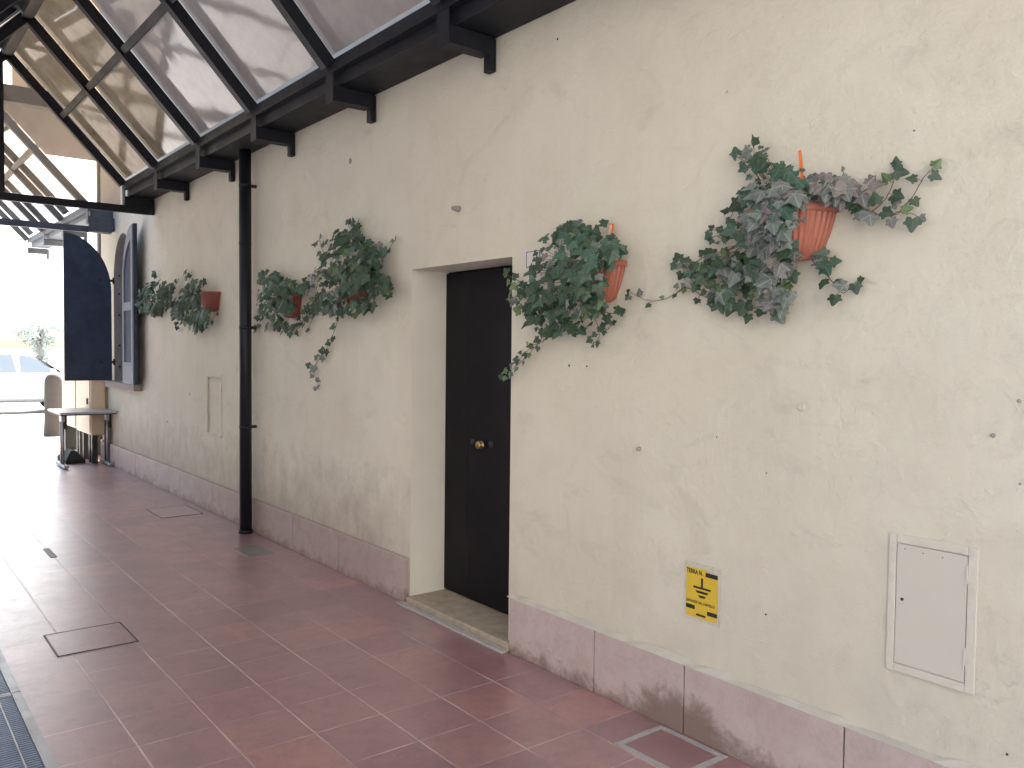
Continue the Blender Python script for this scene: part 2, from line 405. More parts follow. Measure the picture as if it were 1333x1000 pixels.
# ends, back
b.quad((BX0,0,0),(BX0,0,BH),(BX0,9,BH),(BX0,9,0)); b.quad((BX1,0,0),(BX1,9,0),(BX1,9,BH),(BX1,0,BH))
b.quad((BX0,9,0),(BX0,9,BH),(BX1,9,BH),(BX1,9,0))
facade=b.build('wall',M['plaster'],bld)
# reveals
b=MB()
D=.42
b.quad((DX0,0,0),(DX0,D,0),(DX0,D,DZ),(DX0,0,DZ)); b.quad((DX1,0,0),(DX1,0,DZ),(DX1,D,DZ),(DX1,D,0))
b.quad((DX0,0,DZ),(DX0,D,DZ),(DX1,D,DZ),(DX1,0,DZ)); b.quad((DX0,D,0),(DX1,D,0),(DX1,D,DZ),(DX0,D,DZ))
rv=b.build('door_reveal',M['reveal'],bld)
b=MB(); WD=.26
ar0=arch(); ar1=arch(y=WD)
for j in range(16): b.quad(ar0[j],ar0[j+1],ar1[j+1],ar1[j])
b.quad((WX0,0,WZ0),(WX0,WD,WZ0),(WX0,WD,WSP),(WX0,0,WSP)); b.quad((WX1,0,WZ0),(WX1,0,WSP),(WX1,WD,WSP),(WX1,WD,WZ0))
b.quad((WX0,0,WZ0),(WX1,0,WZ0),(WX1,WD,WZ0),(WX0,WD,WZ0))
b.build('window_reveal',M['greystone'],bld)
# roof
b=MB(); b.box(BX0-.3,BX1+.3,-.45,9.4,BH,BH+.14)
b.v+=[(BX0-.3,-.45,BH+.15),(BX1+.3,-.45,BH+.15),(BX1+.3,9.4,BH+.15),(BX0-.3,9.4,BH+.15),(BX0-.3,4.5,BH+1.6),(BX1+.3,4.5,BH+1.6)]
i=8
b.face((i,i+1,i+5,i+4)); b.face((i+2,i+3,i+4,i+5)); b.face((i,i+4,i+3)); b.face((i+1,i+2,i+5))
b.build('roof',M['roof_tile'],bld)
# plinth slabs
js=[4.0,2.9,2.0,1.1,.35,-.36,-.92,-1.565,-2.286,-2.827,DX1+.045]
def slab(x0,x1,t=.032,z1=.292):
    m=MB(); m.box(x0+.0035,x1-.0035,-t,-.001,.0,z1); return m.build('plinth_slab',M['marble'],bld,bevel=.003)
for a,c in zip(js,js[1:]): slab(c,a)
x=DX0-.01
ls=[.92,.80,.98,.9,1.02,.85,.9,1.0,.85]
for L in ls:
    x1=max(x-L,BX0); slab(x1,x,.03,.285); x=x1
    if x<=BX0: break
b=MB(); b.box(DX1+.06,BX1-.02,-.018,-.0005,0,.285); b.box(BX0+.02,DX0-.03,-.018,-.0005,0,.28); b.build('plinth_joint',M['frame_dark0'],bld)
# skim of plaster on the plinth's top edge
b=MB(); rr=random.Random(3)
for (xa,xb) in ((DX1+.02,BX1),):
    n=int((xb-xa)/.07); pr=[]; prev=0
    for k in range(n+1):
        xx=xa+(xb-xa)*k/n; pr.append((xx,-.030-rr.random()*.002,.2935+0*rr.random()))
    for k in range(n):
        a0,a1=pr[k],pr[k+1]; e0=.2935+(.0 if k==0 else prev); e1=.2935+rr.random()*.006; prev=e1-.2935
        b.quad((a0[0],a0[1],.2925),(a1[0],a1[1],.2925),(a1[0],-.002,.300+e1*3-.8805),(a0[0],-.002,.300+e0*3-.8805))
b.build('plinth_fillet',M['fillet'],bld)
# threshold
b=MB(); b.box(DX0+.004,DX1+.040,-.035,.29,.001,.047)
th=b.build('threshold',M['threshold'],bld,bevel=.008)
b=MB(); b.box(DX0-.03,DX1+.05,-.085,-.037,.0005,.016); b.build('threshold_step',M['grout'],bld,bevel=.005)
# door
DY=.25
b=MB(); b.box(DX0+.004,DX1-.004,DY+.02,DY+.06,.05,DZ-.004)
door=b.build('door',M['door'],bld)
SX=-4.262
b=MB(); b.box(DX0+.006,SX-.004,DY,DY+.019,.055,DZ-.012); b.build('door_leaf',M['door'],door,bevel=.004)
b=MB(); b.box(SX+.003,DX1-.006,DY-.006,DY+.019,.055,DZ-.012); b.build('door_leaf',M['door'],door,bevel=.004)
b=MB()
def disc(m,c,prof,n=24,mi=0):   # lathe about the -Y axis
    rings=[]
    for (r,d) in prof:
        i=len(m.v); rings.append(i)
        for j in range(n):
            t=2*PI*j/n; m.v.append((c[0]+r*math.cos(t),c[1]-d,c[2]+r*math.sin(t)))
    for k in range(len(prof)-1):
        for j in range(n):
            j2=(j+1)%n; m.face((rings[k]+j,rings[k]+j2,rings[k+1]+j2,rings[k+1]+j),mi,True)
    m.face([rings[-1]+j for j in range(n)],mi,True)
disc(b,(-4.115,DY-.006,1.025),[(.024,0),(.024,.004),(.011,.006),(.011,.011),(.022,.016),(.026,.023),(.022,.031),(.012,.035),(.001,.036)])
b.build('door_knob',M['brass'],door)
for xx,rr_ in ((-4.205,.017),(-4.02,.021)):
    b=MB(); disc(b,(xx,DY-.006,1.035),[(rr_,0),(rr_,.004),(rr_*.6,.007),(.001,.007)]); b.build('lock_rose',M['black_iron'],door)
# window frame
b=MB()
for pts,mi in ((arch(y=WD-.03),0),):
    inn=arch(y=WD-.03,dx=.055)
    for j in range(16): b.quad(pts[j],pts[j+1],inn[j+1],inn[j])
b.box(WX0,WX0+.055,WD-.03,WD,WZ0,WSP); b.box(WX1-.055,WX1,WD-.03,WD,WZ0,WSP); b.box(wx-.03,wx+.03,WD-.032,WD-.002,WZ0+.055,WTOP-.05)
b.box(WX0+.055,WX1-.055,WD-.03,WD,WZ0,WZ0+.055)
win=b.build('window',M['shutter_in'],bld)
b=MB(); b.poly([(p[0],WD-.01,p[2]) for p in arch(dx=.05)]+[(WX0+.05,WD-.01,WZ0+.05),(WX1-.05,WD-.01,WZ0+.05)]); b.build('pane',M['car_glass'],win)
b=MB(); b.box(WX0-.08,WX1+.42,-.10,-.002,WZ0-.085,WZ0-.004); b.build('window_sill',M['greystone'],win,bevel=.006)
b=MB()
for zz in (1.3,1.62,2.02,2.3,2.55,2.75): disc(b,(WX0+.0,.1,zz),[(.018,0),(.018,.0),(.01,.0)])
b=MB()
for zz in (1.32,1.6,2.0,2.28,2.52,2.72):
    b.tube([(WX0+.002,.06,zz),(WX0+.035,.06,zz)],.012,8)
for xx in (-11.9,-11.72,-11.45,-11.27): b.tube([(xx,.10,WZ0),(xx,.10,WSP+ (WTOP-WSP)*math.sqrt(max(0,1-((xx-wx)/wr)**2))-.004)],.009,8)
b.build('window_grille',M['black_iron'],win)
# shutters
SW=.56; SZ0,SZ1,SPR=1.14,3.03,2.30
def shutter(hinge,ang,flip,name='shutter'):
    """hinge point (x,y); leaf runs SW along direction ang; arch peaks at the free edge"""
    dirv=Vector((math.cos(ang),math.sin(ang),0)); nv=Vector((-math.sin(ang),math.cos(ang),0))
    H=Vector((hinge[0],hinge[1],0))
    def P(u,t,z): q=H+dirv*u+nv*t; return (q.x,q.y,z)
    out=[(0,SZ0),(SW,SZ0),(SW,SZ1)]+[(SW*(1-math.sin(PI/2*k/14)),SPR+(SZ1-SPR)*math.cos(PI/2*k/14)) for k in range(1,15)]
    T=.042; m=MB(); n=len(out)
    i=len(m.v); m.v+=[P(u,-T/2,z) for u,z in out]+[P(u,T/2,z) for u,z in out]
    m.face(list(range(i,i+n))); m.face(list(reversed(range(i+n,i+2*n))))
    for k in range(n): m.face((i+k,i+n+k,i+n+(k+1)%n,i+(k+1)%n))
    s=m.build(name,M['shutter'],win)
    # rails on the inner face
    r=MB(); w=.085; e=.016
    def slabp(poly):
        i=len(r.v); n=len(poly)
        r.v+=[P(u,flip*(T/2+.001),z) for u,z in poly]+[P(u,flip*(T/2+e),z) for u,z in poly]
        r.face(range(i,i+n)); r.face(range(i+n,i+2*n))
        for k in range(n): r.face((i+k,i+n+k,i+n+(k+1)%n,i+(k+1)%n))
    top=lambda u: SPR+(SZ1-SPR)*math.sqrt(max(0,1-((SW-u)/SW)**2))
    slabp([(.004,SZ0+.004),(w,SZ0+.004),(w,top(w)-.004),(w*.5,top(w*.5)-.004),(.004,top(.004)-.01)])
    slabp([(SW-w,SZ0+.004),(SW-.004,SZ0+.004),(SW-.004,SZ1-.006),(SW-w,top(SW-w)-.006)])
    slabp([(w+.001,SZ0+.004),(SW-w-.001,SZ0+.004),(SW-w-.001,SZ0+.26),(w+.001,SZ0+.26)])
    slabp([(w+.001,2.02),(SW-w-.001,2.02),(SW-w-.001,2.12),(w+.001,2.12)])
    us=[w+.001+(SW-2*w-.002)*k/6 for k in range(7)]
    slabp([(u,top(u)-.17) for u in us]+[(u,top(u)-.006) for u in reversed(us)])
    r.build('shutter_rail',M['shutter_in'],s)
    for zz in (1.38,2.5 if flip<0 else 2.42):
        zz=min(zz,2.25+.2); hm=MB()
        hm.bar(P(-.02,0,zz),P(.16,-flip*(T/2+.004),zz),.006,.03); hm.tube([P(-.03,0,zz-.04),P(-.03,0,zz+.04)],.013,8)
        hm.bar(P(-.03,0,zz),(hinge[0],.0,zz),.02,.02) if abs(hinge[1])>.01 else None
        hm.build('shutter_hinge',M['black_iron'],s)
    return s
shutter((WX0-.0,-.035),-PI/2,-1)
shutter((WX1+.005,-.085),-math.radians(2),-1)
# painted access hatch (white) low on the wall
def q(px,py,y=0): return wp(px,py,y)
b=MB(); X0,X1,Z0,Z1=-1.435,-1.148,.537,1.0
for (a0,a1,c0,c1) in ((X0,X0+.026,Z0,Z1),(X1-.03,X1,Z0,Z1),(X0+.026,X1-.03,Z0,Z0+.028),(X0+.026,X1-.03,Z1-.028,Z1)):
    b.box(a0,a1,-.0085,-.0005,c0,c1)
hat=b.build('access_hatch',M['hatch_frame'],bld,bevel=.003)
b=MB(); b.box(X0+.0285,X1-.0325,-.0065,-.001,Z0+.0305,Z1-.0305); b.build('hatch_door',M['hatch'],hat,bevel=.0012)
for zz in (.625,.885):
    b=MB(); b.box(X1-.0335,X1-.0285,-.0125,-.0066,zz,zz+.055); b.build('hatch_hinge',M['white_paint'],hat)
b=MB(); disc(b,(X0+.05,-.0066,.785),[(.0055,0),(.0055,.0015),(.003,.002)],10)
b.build('hatch_lock',M['black_iron'],hat)
for xx,zz in ((X0+.055,.955),(X0+.115,.952),(X0+.178,.95)):
    b=MB(); disc(b,(xx,-.0066,zz),[(.002,0),(.002,.0008)],8); b.build('screw',M['black_iron'],hat)
# blind hatch trim
b=MB()
for (a0,a1,c0,c1) in ((HX0-.02,HX0+.004,HZ0-.02,HZ1+.02),(HX1-.004,HX1+.012,HZ0-.02,HZ1+.02),(HX0+.006,HX1-.006,HZ1-.006,HZ1+.02),(HX0+.006,HX1-.006,HZ0-.02,HZ0+.004)):
    b.box(a0,a1,-.008,.013,c0,c1)
b.build('blind_hatch',M['plaster'],bld,bevel=.003)
# wall plugs, nails, broken fittings
def stud(px,py,r,col,d=.01):
    p=q(px,py); m=MB(); disc(m,(p.x,-.0005,p.z),[(r,0),(r*.9,d*.5),(r*.5,d)],7); m.build('wall_plug',M[col],bld)
for (px,py,r,c_,d) in ((598,272,.018,'greystone',.05),(456,210,.022,'greystone',.006),(1190,170,.004,'greystone',.002),(833,584,.010,'greystone',.02),
        (1293,567,.0075,'greystone',.008),(1327,522,.006,'greystone',.006),(1333-5,630,.004,'greystone',.004),(998,616,.004,'greystone',.003),(741,476,.006,'black_iron',.003),(764,477,.004,'black_iron',.003),
        (933,571-2,.003,'black_iron',.003),(1311,982,.004,'black_iron',.004),(726,51,.006,'black_iron',.003),(997,800,.004,'black_iron',.003),(247,513,.010,'black_iron',.004),(218,549,.010,'black_iron',.004)):
    stud(px,py,r,c_,d)
p=q(1043,530); b=MB(); disc(b,(p.x,-.0005,p.z),[(.017,0),(.014,.003),(.008,.005),(.003,.003)],9); b.build('plaster_patch',M['plaster'],bld)
b=MB(); rr=random.Random(5)
for k in range(12):
    px=222+k*4.1; p=q(px,550+k*1.9+rr.random()*2); s=.010+rr.random()*.018
    if rr.random()<.25: continue
    b.poly([(p.x-s*1.3,-.0015,p.z),(p.x-.3*s,-.0015,p.z-.4*s),(p.x+s*1.2,-.0015,p.z-.1*s),(p.x+.6*s,-.0015,p.z+.4*s),(p.x-.7*s,-.0015,p.z+.5*s)])
b.build('plaster_scrape',M['white_paint'],bld)

# ------------------------------------------------------------------ canopy
EY,EZ=-.30,3.42; RY,RZ=-1.44,4.65
def canopy(Xs,label,first_end,gm,loc,posts,ST=None):
    ST=ST or M['steel']
    t=thing('glazed_canopy',label,'canopy',loc)
    off=loc
    B=lambda m,n,mat,bv=0: m.build(n,mat,t,bevel=bv,off=off)
    xa,xb=Xs[0],Xs[-1]
    slope=Vector((0,RY-EY,RZ-EZ)).normalized(); nr=Vector((0,slope.z,-slope.y))*-1   # points up/out for wall side
    nr=Vector((0,abs(slope.z),abs(slope.y)))
    for sgn in (1,-1):
        def P(x,s,d=0):       # s = 0 eave .. 1 ridge; d = offset below the glass
            y=EY+(RY-EY)*s - nr.y*d; z=EZ+(RZ-EZ)*s - nr.z*d
            if sgn<0: y=2*RY-y
            return (x,y,z)
        nvec=(0,nr.y*sgn,nr.z)
        for x in Xs:
            m=MB(); m.bar(P(x,.0,.045),P(x,.985,.045),.075,.085,up=nvec); B(m,'rafter',ST)
        for a,c in zip(Xs,Xs[1:]):
            m=MB(); m.bar(P(a+.04,.525,.04),P(c-.04,.525,.04),.055,.06,up=nvec); B(m,'purlin',ST)
            for s0,s1 in ((.02,.515),(.535,.98)):
                i0=P(a+.02,s0,-.012); i1=P(c-.02,s0,-.012); i2=P(c-.02,s1,-.012); i3=P(a+.02,s1,-.012)
                m=MB(); up=Vector(nvec)*.006
                lo=[Vector(v) for v in (i0,i1,i2,i3)]; m.v+=[tuple(v) for v in lo]+[tuple(v+up) for v in lo]
                for qd in ((0,1,2,3),(7,6,5,4),(0,4,5,1),(1,5,6,2),(2,6,7,3),(3,7,4,0)): m.face(qd)
                B(m,'roof_pane',gm if a<-12 or a>-8 else M['glass_warm'])
        # eave bar, gutter
        ys=(lambda y: y if sgn>0 else 2*RY-y)
        m=MB(); m.bar((xa-.05,ys(EY-.005),EZ-.045),(xb+.05,ys(EY-.005),EZ-.045),.05,.075); B(m,'eave_bar',ST)
        m=MB(); y0,y1=sorted((ys(EY+.022),ys(-.004)))
        m.box(xa-.04,xb+.04,y0,y1,3.262,3.36); B(m,'gutter',ST,.006)
        for x in Xs:
            m=MB(); y0,y1=sorted((ys(-.318),ys(-.045)))
            m.box(x-.05,x+.05,y0,y1,3.165,3.258); m.box(x-.055,x+.055,*sorted((ys(-.326),ys(-.3185))),3.155,3.40)
            m.box(x-.03,x+.03,*sorted((ys(-.044),ys(-.004 if sgn>0 else -.02))),3.085,3.258)
            if x==-12.0: m.box(x+.031,x+.10,*sorted((ys(-.318),ys(-.048))),3.055,3.163)
            B(m,'bracket',ST,.003)
        if sgn<0:
            for x in posts:
                m=MB(); m.box(x-.04,x+.04,-2.62,-2.54,.001,3.16); B(m,'post',ST,.004)
    m=MB(); m.bar((xa-.05,RY,RZ-.05),(xb+.05,RY,RZ-.05),.09,.11); B(m,'ridge_beam',ST)
    for x in first_end:
        m=MB(); zt=3.122 if x>-11 else 3.09; m.bar((x,-.046,zt),(x,2*RY+.046,zt),.06,.078); B(m,'tie_beam',ST)
        m=MB(); m.bar((x,RY-.055,3.165),(x,RY-.055,RZ-.13),.045,.045,up=(0,1,0)); B(m,'king_post',ST)
    for x in first_end:
        if x<-11: continue
        for sg in (1,-1):
            m=MB(); f=lambda y: y if sg>0 else 2*RY-y
            pr=[(f(-.36),3.17),(f(RY-.09*sg*0),3.17),(f(RY),RZ-.14),(f(-.36),3.40)]
            m.v=[(x-.004,y,z) for y,z in pr]+[(x+.004,y,z) for y,z in pr]
            m.face((0,1,2,3)); m.face((7,6,5,4))
            for k in range(4): m.face((k,(k+1)%4,4+(k+1)%4,4+k))
            B(m,'gable_pane',M['glass_gable'])
    return t
X1s=[-10.15,-8.9,-7.6,-6.3,-5.015,-3.705,-2.4,-1.1,.2]
canopy(X1s,'dark steel gabled canopy with dirty acrylic roof panes fixed along the cream wall','x' and [-10.15],M['glass'],(-5,-1.44,0),[-10.15,-6.3,-2.4,.2])
X2s=[-12.0,-13.6,-15.1,-16.6]
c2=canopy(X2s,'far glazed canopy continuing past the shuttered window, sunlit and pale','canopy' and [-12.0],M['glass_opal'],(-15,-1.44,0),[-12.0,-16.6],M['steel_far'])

# drainpipe
dp=q(321,450,-.075)
t=thing('drainpipe','dark round drainpipe running down the cream wall from canopy gutter to floor','drainpipe',(-7.085,-.095,0))
b=MB(); b.tube([(0,0,.02),(0,0,3.27)],.051,20); b.build('pipe',M['pipe'],t)
b=MB(); b.tube([(0,0,2.47),(0,0,2.485)],.053,20); b.tube([(0,0,.002),(0,0,.03)],.06,20); 
cl=b.build('pipe_collar',M['pipe'],t)
for zz in (1.75,2.95,.9):
    b=MB(); b.tube([(0,0,zz),(0,0,zz+.03)],.0535,20); b.box(-.012,.012,.052,.094,zz+.003,zz+.027); b.box(.052,.068,-.008,.008,zz+.005,zz+.025); b.build('pipe_clip',M['pipe'],t)

# ------------------------------------------------------------------ timber house part bridging beyond the canopy
t=thing('timber_loggia','raised timber loggia with pale board gable and grey plank ceiling beyond the canopy','loggia',(-13.2,-1,0))
o=(-13.2,-1,0)
ZL=5.05
b=MB(); b.box(-13.3,-13.1,-2.2,.0,ZL-.22,ZL); b.build('front_beam',M['steel'],t,off=o)
b=MB(); b.box(-17.2,-13.3,-2.2,1.05,ZL-.05,ZL-.01); b.build('plank_ceiling',M['soffit'],t,off=o)
b=MB(); b.box(-13.25,-13.15,-.98,.4,ZL+.002,8.2); b.build('board_wall',M['boards'],t,off=o)
b=MB(); b.box(-17.4,-13.0,-1.3,.7,8.2,8.32); b.build('roof',M['roof_tile'],t,off=o)
for (xx,yy) in ((-13.3,.2),(-17.1,.95),(-13.2,-2.12)):
    b=MB(); b.box(xx-.07,xx+.07,yy-.07,yy+.07,-.002,ZL-.221 if yy<0 else ZL-.051); b.build('post',M['steel'],t,off=o)

# ------------------------------------------------------------------ unseen building added across the passage to cut sky light
t=thing('sky_block_building','unseen plain grey building added across the passage to block sky light','building',(-7,-7,0))
o=(-7,-7,0)
b=MB(); b.box(-13,-.6,-14,-4.3,-.1,5.4); b.build('wall',M['plaster_far'],t,off=o)
b=MB(); b.box(-13.3,-.3,-14.3,-3.9,5.402,5.6); b.build('roof',M['roof_tile'],t,off=o)
for xx in (-10.2,-7.6,-5.0,-2.4):
    b=MB(); b.box(xx-.45,xx+.45,-4.3,-4.27,1.0,2.5); b.build('window',M['shutter'],t,off=o)

t=thing('bounce_building','unseen pale building added behind the camera to bounce sunlight','building',(8,-8,0))  # added out of view to throw warm light on the wall and door reveal
o=(8,-8,0)
b=MB(); b.box(7.5,14,-16,-.8,-.1,8.0); b.build('wall',M['reveal'],t,off=o)
b=MB(); b.box(7.1,14.4,-16.4,-.4,8.002,8.2); b.build('roof',M['roof_tile'],t,off=o)
for yy in (-13,-10,-7,-4):
    for zz in (1.0,4.4):
        b=MB(); b.box(7.46,7.499,yy-.5,yy+.5,zz,zz+1.5); b.build('window',M['shutter'],t,off=o)

# ------------------------------------------------------------------ utility cabinets
t=thing('utility_cabinet','cream metal utility cabinet raised on dark legs behind the folding table','cabinet',(-13.4,-.1,0))
o=(-13.4,-.1,0)
b=MB(); b.box(-13.32,-12.80+.42,-.22,-.005,.385,1.42)
b=MB(); b.box(-13.32,-12.42,-.215,-.04,.385,1.45); b.build('cabinet_body',M['yellow_box'],t,off=o,bevel=.01)
b=MB(); b.box(-13.29,-12.45,-.228,-.2155,.41,1.42); d_=b.build('cabinet_door',M['yellow_box'],t,off=o,bevel=.004)
b=MB(); b.box(-12.56,-12.53,-.245,-.2285,.8,.88); b.build('handle',M['black_iron'],d_,off=o)
for xx in (-12.47,-12.62,-13.0,-13.25):
    b=MB(); b.box(xx-.035,xx+.035,-.20,-.13,.001,.384); b.build('leg',M['black_iron'],t,off=o)
t=thing('meter_cabinet','taller cream meter cabinet at the end of the row behind the open shutter','cabinet',(-14,-.1,0))
o=(-14,-.1,0)
b=MB(); b.box(-14.33,-13.34,-.215,.25,.40,1.83); b.build('cabinet_body',M['yellow_box'],t,off=o,bevel=.01)
b=MB(); b.box(-14.30,-13.37,-.228,-.2155,.43,1.80); b.build('cabinet_door',M['yellow_box'],t,off=o,bevel=.004)
for xx in (-14.28,-13.40):
    b=MB(); b.box(xx-.035,xx+.035,-.20,.2,.0,.399); b.build('leg',M['black_iron'],t,off=o)
# wedge weight
b=MB(); p=[(-13.15,-.5),(-12.55,-.5),(-12.55,-.26),(-13.15,-.26)]
i=0; b.v=[(x,y,.001) for x,y in p]+[(x,y,.05) for x,y in p]+[(-13.0,-.38-.03,.16),(-12.7,-.38-.03,.16),(-12.7,-.35,.16),(-13.0,-.35,.16)]
for k in range(4):
    k2=(k+1)%4; b.face((k,k2,4+k2,4+k)); b.face((4+k,4+k2,8+k2,8+k))
b.face((3,2,1,0)); b.face((8,9,10,11))
tag(b.build('base_weight',M['rubber'],bevel=.006),'black wedge-shaped base weight lying on the floor beneath the cream cabinet','weight')

# folding table
t=thing('folding_table','small grey-topped folding table standing by the wall end under the shutter','table',(-12.3,-.34,0))
o=(-12.3,-.34,0)
b=MB(); b.box(-12.75,-11.88,-.68,-.01,.715,.742); b.build('table_top',M['table_top'],t,off=o,bevel=.004)
b=MB(); b.box(-12.74,-11.89,-.67,-.02,.700,.7145); b.build('table_edge',M['black_iron'],t,off=o)
for yy in (-.59,-.055):
    b=MB()
    for dx in (-.05,.05): b.tube([(-12.28+dx,yy,.05),(-12.28+dx,yy,.699)],.016,10)
    b.box(-12.36,-12.20,yy-.02,yy+.02,.60,.699)
    lg=b.build('leg',M['alu'],t,off=o)
    b=MB(); b.box(-12.56,-12.0,yy-.028,yy+.028,.012,.05); b.build('foot',M['alu'],lg,off=o,bevel=.006)
    b=MB(); b.box(-12.31,-12.25,yy-.022,yy+.022,.052,.599); b.box(-12.33,-12.23,yy+.021,yy+.05,.50,.70); b.build('leg_web',M['black_iron'],lg,off=o)

# bollard
b=MB(); b.lathe([(.001,1.09),(.08,1.075),(.12,1.03),(.14,.96),(.145,.85),(.15,.3),(.165,.02),(.165,-.002)][::-1],(-16.7,.06,0),28)
bo=b.build('bollard',M['bollard']); tag(bo,'round-topped brown stone bollard on the bright pavement in front of white car','bollard')

# ------------------------------------------------------------------ car (side-on, mostly off frame)
t=thing('parked_car','white car parked side-on in glaring light beyond the stone bollard','car',(-24.4,.1,-.12)); t.scale=(1.07,1.04,1.07)
# stations along Y: (y, beltline z, roof z, half width belt, half width roof)
st=[(-2.05,.62,.62,.60,.60),(-1.98,.86,.88,.74,.7),(-1.85,.93,1.05,.80,.62),(-1.45,.95,1.36,.84,.58),(-.9,.95,1.45,.86,.58),(-.2,.95,1.48,.86,.59),(.35,.94,1.46,.86,.58),(.75,.93,1.30,.86,.60),(1.25,.91,.96,.85,.68),(1.7,.82,.86,.82,.7),(2.05,.68,.72,.74,.64),(2.15,.5,.5,.62,.55)]
b=MB(); rings=[]
for (y,bz,rz,hb,hr) in st:
    low=.24 if -1.9<y<2.0 else .3
    prof=[(hb*.93,low),(hb*1.0,low+.2),(hb,bz-.12),(hb*.97,bz),(hr,max(rz-.05,bz+.0)),(hr*.85,rz)]
    ring=[(x_,y,z_) for x_,z_ in prof]+[(-x_,y,z_) for x_,z_ in reversed(prof)]
    i=len(b.v); b.v+=ring; rings.append(i)
n=12
for k in range(len(st)-1):
    for j in range(n):
        j2=(j+1)%n; b.face((rings[k]+j,rings[k+1]+j,rings[k+1]+j2,rings[k]+j2),0,True)
b.face([rings[0]+j for j in range(n)]); b.face([rings[-1]+j for j in reversed(range(n))])
body=b.build('body',M['car_paint'],t)
sd=body.modifiers.new('sub','SUBSURF'); sd.levels=1; sd.render_levels=2

for pts in ([(.835,.30,.97),(.60,.22,1.38),(.60,-.75,1.39),(.835,-.8,.98)],[(.835,1.12,.97),(.62,.62,1.33),(.60,.38,1.38),(.835,.40,.97)],[(.82,-.9,.98),(.60,-.85,1.38),(.60,-1.4,1.30),(.80,-1.6,.99)]):
    for sx in (1,-1):
        m=MB(); m.poly([(sx*(x_+.012),y,z_) for (x_,y,z_) in pts]); m.build('side_window',M['car_glass'],t)
m=MB(); m.quad((-.76,1.28,.97),(.76,1.28,.97),(.58,.62,1.40),(-.58,.62,1.40)); m.build('windscreen',M['car_glass'],t)
for sx in (1,-1):
    m=MB(); m.box(*sorted((sx*.86,sx*1.0)),.98,1.10,.93,1.05); m.build('mirror',M['car_paint'],t,bevel=.03)
    for yy in (-1.32,1.32):
        m=MB()
        prof=[(.20,-.1),(.31,-.1),(.325,-.07),(.325,.07),(.31,.1),(.20,.1)]
        def wheel(mm,prof,cx,cy,cz,n=28):
            rg=[]
            for r_,d_ in prof:
                i=len(mm.v); rg.append(i)
                for j in range(n):
                    a_=2*PI*j/n; mm.v.append((cx+d_,cy+r_*math.cos(a_),cz+r_*math.sin(a_)))
            for k in range(len(prof)-1):
                for j in range(n):
                    j2=(j+1)%n; mm.face((rg[k]+j,rg[k+1]+j,rg[k+1]+j2,rg[k]+j2),0,True)
            mm.face([rg[0]+j for j in range(n)]); mm.face([rg[-1]+j for j in range(n)])
        wheel(m,prof,sx*.79,yy,.325); wh=m.build('wheel',M['rubber'],t)
        m=MB(); wheel(m,[(.19,-.02),(.205,.0),(.19,.02)],sx*.895,yy,.325); m.build('rim',M['alu'],wh)
    m=MB(); m.box(*sorted((sx*.62,sx*.78)),1.98,2.09,.58,.70); m.build('headlight',M['alu'],t,bevel=.02)

# far pale trees and low house beyond the road
def tree(x,y,h,r,seed,label):
    rr=random.Random(seed)
    t=thing('tree',label,'tree',(x,y,-.12),'pale trees across the road')
    b=MB(); b.tube([(0,0,0),(.05,.05,h*.3),(0,.1,h*.6)],[.16,.12,.05],8)
    for k in range(6):
        a=rr.random()*6.28; b.tube([(0,.05,h*(.3+.05*k)),(math.cos(a)*r*.6,math.sin(a)*r*.6,h*(.5+.06*k))],[.05,.015],6)
    b.build('trunk',M['twig'],t)
    c=MB()
    blobs=[(rr.gauss(0,r*.4),rr.gauss(0,r*.4),h*(.62+rr.gauss(0,.13))) for _ in range(16)]
    for _ in range(1500):
        bb=rr.choice(blobs); p=Vector(bb)+Vector((rr.gauss(0,1),rr.gauss(0,1),rr.gauss(0,1))).normalized()*(r*.38*rr.random()**.4)
        u=Vector((rr.gauss(0,1),rr.gauss(0,1),rr.gauss(0,1))).normalized(); v=u.orthogonal().normalized(); w=u.cross(v); s=.10+rr.random()*.1
        c.quad(p-v*s,p+w*s*.6,p+v*s,p-w*s*.6)
    c.build('crown',M['far_leaf'],t)
M['far_leaf']=simple('glare_pale_foliage',(.58,.60,.52),.7,var=.4,scale=2)  # leaf colour paled to imitate the washed-out glare of the street
tree(-60,2.6,4.6,1.6,1,'leftmost pale tree in the glare above the white car')
tree(-66,7.5,4.2,1.4,2,'pale low tree in the glare just left of the open shutter')
tree(-62,-1.0,5.0,1.8,3,'tall pale tree in the glare above the car roof')

# ------------------------------------------------------------------ floor fittings
def glaze(m):
    p=m.node_tree.nodes['Principled BSDF']; p.inputs['Coat Weight'].default_value=1; p.inputs['Coat Roughness'].default_value=.40; p.inputs['Coat IOR'].default_value=1.7
    return m
